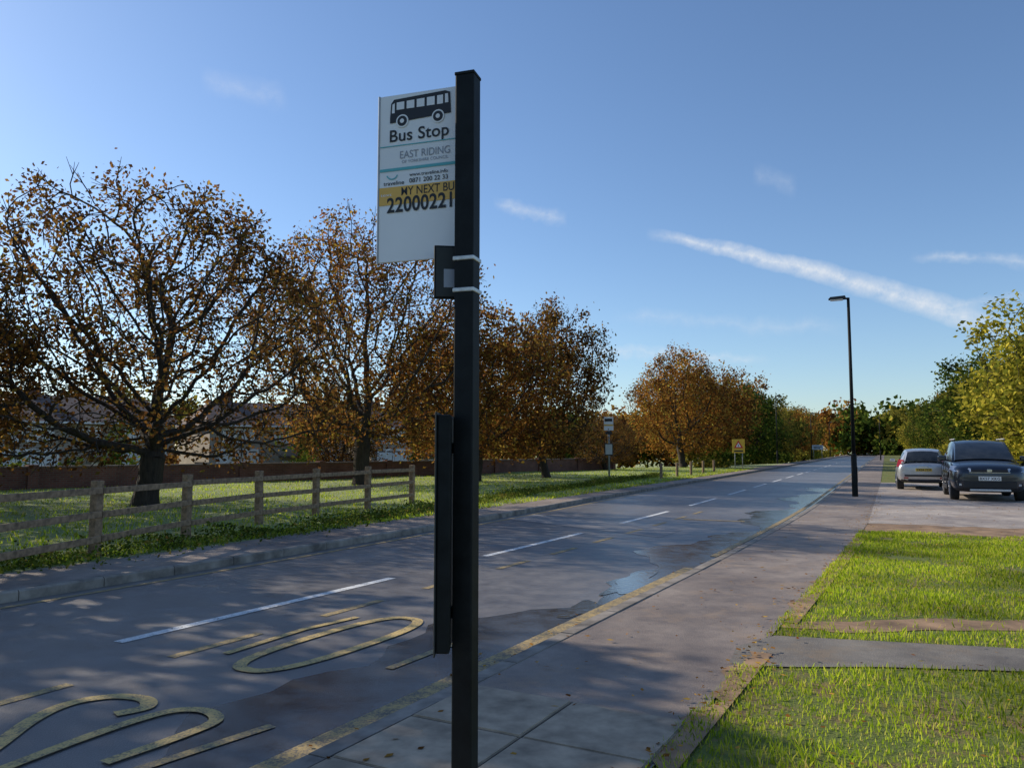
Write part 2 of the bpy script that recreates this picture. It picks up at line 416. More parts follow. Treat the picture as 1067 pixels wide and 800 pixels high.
# ------------------------------------------------------------------ trees
def tree_mesh(name,seed,H,Rr,trunk,natt,nleaf,lsize,trunk_r,leafm,leafspread=.25,clump=.35,minr=.013,expo=2.15,base=.5):
    r=np.random.default_rng(seed)
    cz=trunk+(H-trunk)*.45; rz=(H-trunk)*.55
    pts=[]
    ph=r.uniform(0,6.3,6)
    while len(pts)<natt:
        q=r.uniform(-1,1,3); l=np.linalg.norm(q)
        if l>1 or l<.25: continue
        if r.random()>l**1.2: continue
        az=math.atan2(q[1],q[0]); el=q[2]/max(l,.01)
        k=1+.13*math.sin(2*az+ph[0])+.10*math.sin(3*az+ph[1]+2*el)+.08*math.sin(5*az+ph[2]+4*el)+.06*math.sin(7*el+ph[3])
        p=q*np.array([Rr,Rr,rz])*k; p[2]+=cz
        if p[2]<trunk*.85: continue
        pts.append(p)
    pts=np.array(pts)
    step=.30
    nodes=[np.array([0,0,-.15])]; par=[-1]
    lean=r.normal(0,.05,2)
    while nodes[-1][2]<trunk:
        p=nodes[-1]+np.array([lean[0]+r.normal(0,.02),lean[1]+r.normal(0,.02),step]); par.append(len(nodes)-1); nodes.append(p)
    near=np.full(len(pts),len(nodes)-1); nd=np.linalg.norm(pts-nodes[-1],axis=1); alive=np.ones(len(pts),bool)
    for it in range(90):
        if not alive.any(): break
        idx=np.where(alive)[0]; owners=near[idx]
        newn=[]
        for o_ in np.unique(owners):
            dirs=pts[idx[owners==o_]]-nodes[o_]; dirs/=np.linalg.norm(dirs,axis=1)[:,None]
            dv=dirs.mean(0)+r.normal(0,.18,3); 
            if par[o_]>=0:
                pv=nodes[o_]-nodes[par[o_]]; dv+=.35*pv/np.linalg.norm(pv)
            dv[2]+=.05
            dv/=np.linalg.norm(dv)+1e-9
            newn.append((o_,nodes[o_]+dv*step))
        for o_,p in newn:
            k=len(nodes); nodes.append(p); par.append(o_)
            dd=np.linalg.norm(pts-p,axis=1); m=dd<nd; nd[m]=dd[m]; near[m]=k
        alive&=nd>.42
        if len(nodes)>5600: break
    nodes=np.array(nodes); par=np.array(par); n=len(nodes)
    acc=np.zeros(n); e=expo; rr=np.zeros(n)
    for i in range(n-1,-1,-1):
        rr[i]=max(minr,acc[i]**(1/e)) if acc[i]>0 else minr
        if par[i]>=0: acc[par[i]]+=rr[i]**e
    sc=trunk_r/rr[3]; rr=np.where(rr>.03,rr*(1+(sc-1)*np.clip((rr-.03)/(rr[3]-.03),0,1)),rr)
    rr[0]*=1.35; rr[1]*=1.15
    tips=np.where(acc==0)[0]
    S=[];E=[];r1=[];r2=[]
    for i in range(1,n):
        S.append(nodes[par[i]]);E.append(nodes[i]);r1.append(rr[par[i]] if rr[par[i]]<rr[i]*1.6 else rr[i]*1.15);r2.append(rr[i])
    for i in tips:
        for k in range(3):
            dv=r.normal(0,1,3); dv/=np.linalg.norm(dv); pv=nodes[i]-nodes[par[i]]; dv=dv*.6+pv/np.linalg.norm(pv); dv/=np.linalg.norm(dv)
            S.append(nodes[i]);E.append(nodes[i]+dv*r.uniform(.25,.6));r1.append(minr*.8);r2.append(minr*.35)
    S=np.array(S);E=np.array(E);r1=np.array(r1);r2=np.array(r2)
    D=E-S; D/=np.linalg.norm(D,axis=1)[:,None]
    upv=np.where(np.abs(D[:,2:3])>.9,np.array([[1.,0,0]]),np.array([[0,0,1.]])); U=np.cross(D,upv); U/=np.linalg.norm(U,axis=1)[:,None]; W=np.cross(D,U)
    K=5; m=len(S); V=np.empty((m,2*K,3))
    for k in range(K):
        a=2*math.pi*k/K; o_=math.cos(a)*U+math.sin(a)*W
        V[:,k]=S-D*r1[:,None]*.25+o_*r1[:,None]; V[:,K+k]=E+o_*r2[:,None]
    bs=np.arange(m)[:,None]*2*K; Fs=[]
    for k in range(K):
        Fs.append(np.concatenate([bs+k,bs+(k+1)%K,bs+K+(k+1)%K,bs+K+k],1))
    FB=np.concatenate(Fs); VB=V.reshape(-1,3)
    cand=np.concatenate([np.where(rr<minr*2)[0],tips,tips]); wn=np.sin(nodes[cand]@np.array([1.1,.7,.9])*1.8+ph[4])+np.sin(nodes[cand]@np.array([-.6,1.2,1.3])*2.4+ph[5])+.7*np.sin(nodes[cand]@np.array([1.5,-1.6,.6])*2.2+ph[3])
    pr=np.clip(base+clump*wn,.03,1.6); pr/=pr.sum()
    pick=r.choice(cand,nleaf,p=pr); P=nodes[pick]+r.normal(0,leafspread,(nleaf,3))
    VL=cards(P,r.uniform(.6,1.3,nleaf)*lsize,.62); FL=np.arange(len(VL)).reshape(-1,4)+len(VB)
    me=fast_mesh(name,np.concatenate([VB,VL]),[FB,FL],np.concatenate([np.zeros(len(FB)),np.ones(len(FL))]))
    sm=np.concatenate([np.ones(len(FB),bool),np.zeros(len(FL),bool)]); me.polygons.foreach_set('use_smooth',sm)
    me.materials.append(M_bark); me.materials.append(leafm)
    return me
T1=tree_mesh('treeA',11,8.6,4.6,1.35,2000,24000,.13,.32,L_brown,.24,.42,.015)
T2=tree_mesh('treeB',23,11.3,4.6,1.8,2000,22000,.155,.35,L_rust,.26,.45,.015)
T3=tree_mesh('treeC',35,9.2,4.2,1.5,1300,19000,.195,.28,L_rust,.28,.45)
T4=tree_mesh('treeD',48,8.6,4.9,1.5,1000,14000,.25,.26,L_orange,.36,.5)
T5=tree_mesh('treeE',59,9.0,4.6,1.2,800,16000,.28,.25,L_olive,.36,.7)
T6=tree_mesh('treeF_shade',71,8.4,3.7,1.8,420,8500,.24,.30,L_brown,.20,1.0,.024,base=-.15)  # clumpy crown with gaps, shaped to throw dappled shade from out of view
def place(name,me,x,y,rz,sc=1,scz=1,leaf=None):
    o=bpy.data.objects.new(name,me); COL.objects.link(o); o.location=(x,y,terr(x,y)-.02 if SD(x,y)[1]>6 else .09); o.rotation_euler=(0,0,rz); o.scale=(sc,sc,sc*scz)
    if leaf: 
        o.material_slots[1].link='OBJECT'; o.material_slots[1].material=leaf
    return o
N_='horse_chestnut_tree'
place(N_,T1,-9.13,19.7,0.3,.95,.97)
place(N_,T2,-6.0,31.3,1.0,.94,1.0)
place(N_,T1,-14.4,17.6,2.1,.86,.9)
place(N_,T3,-1.6,34.5,.5,.86,.95)
place(N_,T3,1.7,38.8,2.4,.74,1.22,L_brown)
place(N_,T2,-3.3,43.0,2.9,.8,.8,L_rust)
place(N_,T1,6.3,53,4.0,.58,.72)
place(N_,T3,13.2,61,1.2,.98,.98,L_orange)
place(N_,T4,16.6,69,3.1,.95,1.02,L_rust)
# row continues left of the view; unseen trees added to shade the foreground
place(N_,T6,-13.2,11.0,.6,.95,.95); place(N_,T6,-11.6,4.6,3.9,.95,1.0)
place(N_,T1,-20.5,24,3.3,.9,.9)
for (x,y,rz,sc) in ((-31.5,31,4,.75),(-11,50,5.1,.75)):
    place('garden_tree',T3,x,y,rz,sc,.95,L_brown)
for (x,y,me,sc,lf,rz) in [(24,84,T5,1.0,L_green,0),(28,96,T5,1.05,L_olive,1.3),(34,108,T4,1.0,L_olive,2.2),(37,124,T5,1.1,L_green,3.),(46,136,T4,1.15,L_orange,.4),(53,150,T4,1.2,L_olive,2),(60,168,T5,1.2,L_olive,5),(20,90,T4,1.0,L_rust,2.7),(30,118,T5,1.15,L_olive,4.3)]:
    place('roadside_tree',me,x,y,rz,sc,1,lf)
place('field_maple_tree',T5,25.0,34.4,.8,.95,.90,L_yellow); place('field_maple_tree',T5,30.5,42,2.8,1.0,.9,L_olive)
place('field_maple_tree',T5,33.5,52,4.0,.95,.92,L_green); place('field_maple_tree',T4,26.0,45.5,1.9,.42,.5,L_yellow)
for (x,y,sc,lf,rz) in [(40,64,.9,L_green,1),(44,74,.85,L_olive,2),(49,87,.85,L_green,3),(56,100,.85,L_olive,4),(61,114,.85,L_green,5),(69,130,.85,L_olive,.4),(77,147,.9,L_yellow,1.4),(87,166,.9,L_green,2)]:
    place('roadside_tree',T5,x,y,rz,sc,1,lf)

def woods(name,items,n,size,mats):
    Vs=[];mi=[]
    for (x,y,h,r_) in items:
        k=rng.integers(0,len(mats)); zb=-.9
        nl=7; cs=rng.normal(0,.42,(nl,3)); cs/=np.maximum(1,np.linalg.norm(cs,axis=1)/.7)[:,None]; ls=rng.uniform(.35,.6,nl)
        li=rng.integers(0,nl,n); q=rng.normal(size=(n,3)); q/=np.linalg.norm(q,axis=1)[:,None]; q*=(rng.random(n)**.45)[:,None]
        P=(cs[li]+q*ls[li][:,None])*np.array([r_,r_,h*.52])+np.array([x,y,h*.5+zb])
        P[:,2]=np.maximum(P[:,2],zb+.1)
        Vs.append(cards(P,rng.uniform(.5,1.2,n)*size,.7)); mi.append(np.full(n,k))
    V=np.concatenate(Vs); F=np.arange(len(V)).reshape(-1,4)
    obj_from(name,fast_mesh(name,V,[F],np.concatenate(mi)),mats)
it=[]
for k in range(34):
    t=k/33; it.append((-75+115*t+rng.normal(0,2),66+55*t+rng.normal(0,4),rng.uniform(6.5,9.5),rng.uniform(4,6)))
for k in range(22):
    t=k/21; it.append((-22+60*t+rng.normal(0,2),55+70*t+rng.normal(0,3),rng.uniform(4.5,7.5),rng.uniform(3,5)))
woods('distant_woods',it,1000,.62,[L_brown,L_olive,L_rust,L_green])
it=[]
for k in range(46):
    a=rad(-8+58*k/45); D=rng.uniform(225,300); it.append((D*math.sin(a),D*math.cos(a),rng.uniform(11,19),rng.uniform(8,12)))
for k in range(14):
    a=rad(22+5*rng.random()); D=rng.uniform(205,230); it.append((D*math.sin(a),D*math.cos(a),rng.uniform(9,14),rng.uniform(6,8)))
woods('far_treeline',it,900,1.4,[L_olive,L_green,L_rust,L_olive])
it=[]
for k in range(26):
    s=34+7*k; x,y=R(s,-21-rng.uniform(0,10)); it.append((x,y,rng.uniform(4,6.5),rng.uniform(3,4.5)))
woods('hedgerow_trees',it,1100,.5,[L_green,L_olive,L_yellow])
it=[]
for k in range(26):
    s=60+6*k; x,y=R(s,11+rng.uniform(0,3)); it.append((x,y,rng.uniform(2,3.2),rng.uniform(2,3)))
woods('roadside_shrubs',it,600,.35,[L_green,L_olive])
it=[]
for k in range(30):
    t=-30+2.3*k; p=WP+WD*t+WN*(6+rng.uniform(-1,1)); it.append((p[0],p[1],rng.uniform(1.5,2.4)if k%4 else 4.2,rng.uniform(1.0,1.6)))
woods('garden_hedge',it,380,.28,[L_brown,L_green,L_olive])

# ------------------------------------------------------------------ fence
M_wood=simple('weathered_timber',(.26,.17,.10),.9,var=.5,scale=14,bmp=.4)
fp=[(-6.05,4.6),(-5.85,6.5),(-5.65,8.45),(-5.46,10.44),(-5.2,12.7),(-4.75,14.9),(-4.15,16.8),(-3.4,18.7),(-2.6,20.6)]
fe=empty('timber_fence')
for i,(x,y) in enumerate(fp):
    box('post_%d'%i,(x,y,.1+.47+random.uniform(-.02,.02)),(.12,.12,1.04),M_wood,fe,(rad(random.uniform(-1.5,1.5)),rad(random.uniform(-1.5,1.5)),rad(-20)),.012)
for i in range(len(fp)-1):
    a=np.array(fp[i]);b_=np.array(fp[i+1]); L=np.linalg.norm(b_-a); an=math.atan2(b_[1]-a[1],b_[0]-a[0]); c=(a+b_)/2
    off=np.array([math.sin(an),-math.cos(an)])*-.075
    for j,z in enumerate((.90,.58,.27)):
        box('rail_%d_%d'%(i,j),(c[0]-off[0],c[1]-off[1],.06+z+random.uniform(-.012,.012)),(L-.02,.035,.085),M_wood,fe,(0,rad(random.uniform(-.4,.4)),an),.008)

# ------------------------------------------------------------------ brick wall + houses
def brickm(name,c1,c2,mortar,scale=1):
    m,nt,b=newmat(name); tc=nt.nodes.new('ShaderNodeTexCoord'); sx=nt.nodes.new('ShaderNodeSeparateXYZ'); cb=nt.nodes.new('ShaderNodeCombineXYZ')
    ad=nt.nodes.new('ShaderNodeMath'); ad.operation='ADD'
    link(nt,tc.outputs['Object'],sx.inputs[0]); link(nt,sx.outputs[0],ad.inputs[0]); link(nt,sx.outputs[1],ad.inputs[1])
    link(nt,ad.outputs[0],cb.inputs[0]); link(nt,sx.outputs[2],cb.inputs[1])
    br=nt.nodes.new('ShaderNodeTexBrick'); br.inputs['Scale'].default_value=1; br.inputs['Brick Width'].default_value=.225*scale; br.inputs['Row Height'].default_value=.075*scale; br.inputs['Mortar Size'].default_value=.01
    br.inputs['Color1'].default_value=(*c1,1); br.inputs['Color2'].default_value=(*c2,1); br.inputs['Mortar'].default_value=(*mortar,1)
    link(nt,cb.outputs[0],br.inputs['Vector'])
    c=mixc(nt,br.outputs['Color'],ramp(nt,noise(nt,1.2,5,.7),[(.3,(.6,.6,.6)),(.7,(1.25,1.2,1.2))]),1,'MULTIPLY')
    link(nt,c,b.inputs['Base Color']); b.inputs['Roughness'].default_value=.9; return m
M_brick=brickm('red_brick',(.15,.055,.04),(.2,.08,.055),(.14,.12,.1))
M_render=simple('pebbledash_render',(.38,.33,.27),.95,var=.12,scale=2,bmp=.2)
M_tile=brickm('roof_tiles',(.15,.10,.08),(.20,.135,.11),(.07,.06,.05),1.6)
M_winframe=simple('white_upvc',(.85,.85,.84),.4,var=.04)
mg,nt,b=newmat('window_glass'); b.inputs['Roughness'].default_value=.08; link(nt,ramp(nt,noise(nt,.9,2),[(.4,(.05,.055,.06)),(.6,(.25,.25,.24))]),b.inputs['Base Color'])
M_glass=mg
M_curtain=simple('net_curtain',(.82,.82,.80),.9,var=.1,scale=2)
wl=empty('brick_wall',(WP[0],WP[1],0),math.atan2(WD[1],WD[0]))
box('wall_body',(2,0,.40),(70,.22,.90),M_brick,wl); box('coping',(2,0,.88),(70,.3,.06),M_coping,wl,bevel=.01)
for k in range(18): box('pier_%d'%k,(-31+4*k,-.03,.45),(.34,.34,1.02),M_brick,wl)
def house(x,y,ang,w=9.4,dp=7):
    e=empty('terraced_house',(x,y,-1.35),ang); hw=w/2
    box('walls',(0,dp/2,2.2),(w,dp,4.4),M_render,e); box('brick_plinth',(0,-.015,.35),(w,.03,.7),M_brick,e)
    ov=.4; z0=4.38; z1=6.1
    V=[(-hw-ov,-ov,z0),(hw+ov,-ov,z0),(hw+ov,dp+ov,z0),(-hw-ov,dp+ov,z0),(-hw+1.0,dp/2,z1),(hw-1.0,dp/2,z1)]
    pyd('roof',V,[(0,1,5,4),(1,2,5),(2,3,4,5),(3,0,4),(3,2,1,0)],[M_tile],e)
    box('gutter',(0,-ov-.05,z0-.02),(w+2*ov,.1,.1),M_winframe,e)
    box('chimney',(-hw+2.2,dp/2+.3,z1+.0),(.8,.6,.9),M_brick,e)
    for q in range(2): cyl('chimney_pot_%d'%q,(-hw+2.0+.4*q,dp/2+.3,z1+.6),.12,.10,.3,M_brick,e,seg=10)
    def window(n,cx,cz,ww,wh,pan):
        box(n+'_glass',(cx,-.035,cz),(ww-.06,.05,wh-.06),M_glass,e)
        for q in (-1,1):
            box(n+'_h%d'%q,(cx,-.07,cz+q*wh/2),(ww+.08,.08,.14),M_winframe,e)
            box(n+'_v%d'%q,(cx+q*(ww/2),-.07,cz),(.13,.08,wh-.14),M_winframe,e)
        for q in range(1,pan): box(n+'_m%d'%q,(cx-ww/2+ww*q/pan,-.068,cz),(.1,.075,wh-.14),M_winframe,e)
        box(n+'_transom',(cx,-.066,cz+wh*.22),(ww-.14,.072,.08),M_winframe,e)
        for q in (-1,1): box(n+'_curtain%d'%q,(cx+q*ww*.25,-.062,cz-.05),(ww*.42,.005,wh*.8),M_curtain,e)
    for sx in (-1,1):
        window('window_low_%d'%(sx+1),sx*2.9,2.2,2.6,1.2,4); window('window_up_%d'%(sx+1),sx*2.9,3.72,2.0,.8,3)
    window('window_small',0,3.72,.9,.8,1)
    box('door',(.6,-.04,1.05),(.95,.1,2.1),M_winframe,e); box('door_pane',(.6,-.095,1.5),(.5,.02,.8),M_glass,e)
    box('porch',(.6,-.45,2.35),(1.5,.9,.12),M_tile,e)
ha=math.atan2(.62,.78)
for k in range(5):
    house(-42.5+k*9.0,31.5+k*7.15,ha)

# ------------------------------------------------------------------ poles, lamps
M_black=simple('black_pole_paint',(.007,.009,.010),.6,var=.5,scale=12,spec=.22,bmp=.05)
M_steel=simple('brushed_steel',(.6,.6,.58),.45,.5,var=.2,scale=30)
M_lampgrey=simple('lamp_grey',(.03,.034,.034),.6,spec=.3)
def street_lamp(x,y,H,ang=rad(180),z=.1):
    e=empty('street_lamp',(x,y,z),ang)
    cyl('base_column',(0,0,.6),.085,.08,1.25,M_black,e,seg=16,bevel=.01)
    cyl('shaft',(0,0,(H+1.2)/2),.055,.042,H-1.2,M_black,e,seg=16)
    cyl('collar',(0,0,1.24),.085,.06,.06,M_black,e,seg=16)
    box('arm',(.16,0,H-.02),(.36,.055,.055),M_black,e,bevel=.01)
    V=[(.05,-.09,H-.03),(.05,.09,H-.03),(.56,.12,H-.02),(.56,-.12,H-.02),(.08,-.07,H+.07),(.08,.07,H+.07),(.5,.09,H+.05),(.5,-.09,H+.05)]
    pyd('lantern',V,[(3,2,1,0),(4,5,6,7),(0,1,5,4),(1,2,6,5),(2,3,7,6),(3,0,4,7)],[M_lampgrey],e)
    box('diffuser',(.33,0,H-.045),(.36,.17,.03),M_curtain,e,bevel=.008)
    box('access_door',(-.083,0,.65),(.012,.08,.45),M_lampgrey,e)
street_lamp(10.25,23.7,6.0,rad(180-26))
for s,d in ((78,7.9),(118,7.9),(160,7.9)):
    x,y=R(s,d); street_lamp(x,y,6.6,rad(-25))
x,y=R(110,-1.1); street_lamp(x,y,6.3,rad(154))

# ------------------------------------------------------------------ main bus stop
BS=empty('bus_stop_sign',(-.170,2.93,.1),rad(-17.8)); Z=lambda z:z-.1
M_signw=simple('sign_white',(.80,.80,.80),.35,var=.04,scale=3)
M_signblk=simple('sign_black',(.012,.012,.014),.5,var=.1)
M_teal=simple('sign_teal',(.10,.42,.45),.4,var=.05)
M_orange=simple('sign_orange',(.75,.43,.08),.4,var=.05)
M_grey=simple('sign_grey_text',(.28,.30,.35),.5,var=.05)
M_alu=simple('aluminium_back',(.4,.41,.42),.4,.5)
box('pole',(0,0,Z(2.928)/2-.02),(.077,.077,Z(2.928)+.04),M_black,BS,bevel=.006)
box('pole_cap',(0,0,Z(2.932)),(.081,.081,.012),M_black,BS,bevel=.003)
fl=-.398; FW=.425; Hf=.685; T=2.925
box('flag_panel',(fl+FW/2,.05,Z(T-Hf/2)),(FW,.012,Hf),M_signw,BS,bevel=.002)
box('flag_edge',(fl-.003,.05,Z(T-Hf/2)),(.008,.02,Hf+.004),M_alu,BS,bevel=.002)
yf=.0425
def zn(n): return Z(T-.00405*n)
XS=.0042
X=lambda u:fl+(u-394)*XS
def fp_(name,x0,x1,n0,n1,mat,dy=0):
    return pyd(name,[(x0,yf-dy,zn(n1)),(x1,yf-dy,zn(n1)),(x1,yf-dy,zn(n0)),(x0,yf-dy,zn(n0))],[(0,1,2,3)],[mat],BS)
def poly(name,pts,mat,dy): 
    return pyd(name,[(X(u_),yf-dy,zn(n_)) for u_,n_ in pts],[tuple(range(len(pts)))],[mat],BS)
poly('bus_body',[(405,24),(406,9),(409,5),(462,3),(467,5),(468,26),(405,29)],M_signblk,.001)
for k,(a,b_) in enumerate([(412,420),(422.5,430.5),(433,441),(443.5,451.5),(454,460)]):
    poly('bus_window_%d'%k,[(a,16),(a,8.4-k*.3),(b_,8.2-k*.3),(b_,16)],M_signw,.002)
poly('bus_front_window',[(407,19),(407.5,10),(410,8.6),(410,19)],M_signw,.002)
poly('bus_rear_window',[(462,15.5),(462,6.5),(465,6.4),(465.5,15.5)],M_signw,.002)
for k,u_ in enumerate((418,455)):
    cyl('bus_wheel_ring_%d'%k,(X(u_),yf-.0012,zn(28)),.027,.027,.002,M_signw,BS,(rad(90),0,0))
    cyl('bus_wheel_%d'%k,(X(u_),yf-.0022,zn(28)),.021,.021,.002,M_signblk,BS,(rad(90),0,0)); cyl('bus_hub_%d'%k,(X(u_),yf-.0032,zn(28)),.009,.009,.002,M_signw,BS,(rad(90),0,0))
textmesh('text_bus_stop','Bus Stop',(X(405),yf-.001,zn(48)),.256,.048,M_signblk,BS,bold=.012)
fp_('teal_line_1',X(395),X(490),52,53.0,M_teal,.001)
textmesh('text_council','EAST RIDING',(X(416),yf-.001,zn(66)),.215,.03,M_grey,BS)
textmesh('text_council_small','OF YORKSHIRE COUNCIL',(X(418),yf-.001,zn(71)),.20,.012,M_grey,BS)
fp_('teal_line_2',X(395),X(490),75,78,M_teal,.001)
textmesh('text_web','www.traveline.info',(X(426),yf-.001,zn(85)),.165,.014,M_signblk,BS,bold=.006)
textmesh('text_phone','0871 200 22 33',(X(426),yf-.001,zn(91.5)),.165,.018,M_signblk,BS,bold=.008)
textmesh('text_traveline','traveline',(X(399),yf-.001,zn(92)),.09,.016,M_signblk,BS,bold=.006)
Vs=[];Fs=[]
for k in range(13):
    a=rad(200+140*k/12)
    for rr_ in (.022,.027): Vs.append((X(408)+rr_*math.cos(a),yf-.001,zn(80)+rr_*math.sin(a)))
for k in range(12): Fs.append((2*k,2*k+2,2*k+3,2*k+1))
pyd('smile_logo',Vs,Fs,[M_teal],BS)
fp_('orange_band',X(394.5),X(490),94,112,M_orange,.001)
textmesh('text_next_bus','MY NEXT BUS',(X(418),yf-.002,zn(103.5)),.245,.033,M_signblk,BS,bold=.006)
textmesh('text_band_small','text',(X(396),yf-.002,zn(103)),.05,.012,M_signw,BS)
textmesh('text_stop_number','22000221',(X(403),yf-.002,zn(119.5)),.280,.058,M_signblk,BS,bold=.022)
for k,z in enumerate((2.213,2.093)):
    box('clamp_band_%d'%k,(0,0,Z(z)),(.085,.085,.016),M_steel,BS,bevel=.003)
    box('clamp_bolt_%d'%k,(-.01,.052,Z(z)),(.03,.03,.02),M_steel,BS,bevel=.004)
for k,z in enumerate((2.86,2.33)): box('flag_bracket_%d'%k,(-.01,.03,Z(z)),(.06,.03,.03),M_black,BS,bevel=.003)
sp=box('number_panel',(-.082,-.005,Z(2.17)),(.095,.018,.205),M_black,BS,(0,0,rad(25)),bevel=.004)
box('panel_frame',(0,-.0105,0),(.08,.004,.19),M_lampgrey,sp,bevel=.001)
box('panel_label',(.012,-.0135,-.025),(.045,.003,.07),M_grey,sp)
tc_=empty('timetable_case',(-.081,.0,Z(1.205)),rad(19)); tc_.parent=BS
box('case_body',(0,0.04,0),(.050,.34,.84),M_black,tc_,bevel=.006)
box('case_frame',(-.028,0.04,0),(.006,.36,.86),M_lampgrey,tc_,bevel=.003)
for k,z in enumerate((.3,-.3)): box('case_bracket_%d'%k,(.04,0.0,z),(.03,.05,.04),M_black,tc_,bevel=.003)

fb=empty('bus_stop_sign',(4.75,38.7,.1),rad(-10))
M_paper=simple('timetable_paper',(.5,.5,.47),.5,var=.1)
M_polegrey=simple('pole_grey',(.25,.26,.26),.5)
cyl('pole',(0,0,1.45),.045,.045,2.9,M_polegrey,fb,seg=12)
box('flag_panel',(.0,-.06,2.65),(.46,.02,.66),M_signw,fb,bevel=.004); box('flag_header',(0,-.073,2.83),(.36,.006,.14),M_signblk,fb); box('flag_band',(0,-.073,2.58),(.44,.006,.08),M_orange,fb)
box('timetable_case',(0,-.06,1.4),(.4,.04,.6),M_lampgrey,fb,bevel=.006); box('timetable_sheet',(0,-.083,1.4),(.33,.006,.5),M_paper,fb)
box('number_panel',(0,-.06,2.2),(.3,.02,.14),M_signblk,fb)
M_wy=simple('sign_yellow',(.75,.45,.03),.4,var=.05); M_red=simple('sign_red',(.65,.03,.02),.4,var=.05)
wx_,wy_=R(53,7.5)
ws=empty('warning_traffic_sign',(wx_,wy_,.1),rad(-15))
for sx in (-1,1): cyl('post_%d'%(sx+1),(sx*.25,0,.8),.03,.03,1.6,M_polegrey,ws,seg=10)
box('board',(0,-.05,1.62),(.85,.02,.95),M_wy,ws,bevel=.01)
def tri(n,r,y,mat):
    pyd(n,[(r*math.cos(rad(a)),y,1.66+r*math.sin(rad(a))) for a in (210,330,90)],[(0,1,2)],[mat],ws)
tri('triangle_border',.36,-.065,M_red); tri('triangle_face',.2,-.069,M_signw); box('symbol',(0,-.073,1.66),(.04,.004,.14),M_signblk,ws); box('plate_text',(0,-.065,1.28),(.6,.006,.1),M_signblk,ws)
x,y=R(128,7.8); dsn=empty('direction_sign',(x,y,.1),rad(-20))
for sx in (-1,1): cyl('post_%d'%(sx+1),(sx*.6,0,1),.05,.05,2,M_polegrey,dsn,seg=10)
box('board',(0,-.07,1.7),(1.6,.03,.7),M_signw,dsn,bevel=.01); box('board_text',(0,-.09,1.8),(1.2,.006,.12),M_signblk,dsn); box('board_text_2',(-.1,-.09,1.55),(.9,.006,.12),M_signblk,dsn)
bo=empty('verge_posts')
for k in range(5):
    x,y=R(34+3.2*k,8.0); box('post_%d'%k,(x,y,.45),(.12,.12,.75),M_wood,bo,bevel=.01)

# ------------------------------------------------------------------ cars
def paint(name,col,metal=.5):
    m,nt,b=newmat(name); f=noise(nt,2.5,4,.7)
    link(nt,ramp(nt,f,[(.3,tuple(c*.85 for c in col)),(.7,tuple(c*1.1 for c in col))]),b.inputs['Base Color'])
    b.inputs['Metallic'].default_value=metal; b.inputs['Roughness'].default_value=.32; b.inputs['Coat Weight'].default_value=.8; b.inputs['Coat Roughness'].default_value=.06; return m
P_dark=paint('dark_blue_grey_paint',(.022,.028,.042)); P_silver=paint('silver_paint',(.5,.51,.52),.6)
mcg,nt,b=newmat('car_glass'); b.inputs['Roughness'].default_value=.05; link(nt,ramp(nt,noise(nt,3,3),[(.3,(.006,.008,.01)),(.7,(.03,.034,.038))]),b.inputs['Base Color'])
M_tyre=simple('tyre_rubber',(.02,.02,.02),.85); M_trim=simple('black_trim',(.015,.015,.017),.55); M_alloy=simple('alloy_wheel',(.4,.4,.41),.35,.8)
M_head=simple('headlamp_lens',(.55,.58,.62),.12,.3,var=.3,scale=20,coat=1); M_tail=simple('tail_lamp',(.4,.01,.01),.15,coat=1); M_chrome=simple('chrome',(.6,.6,.6),.15,1)
M_plw=simple('white_plate',(.8,.8,.76),.4,var=.03); M_ply=simple('yellow_plate',(.6,.42,.06),.4,var=.03)
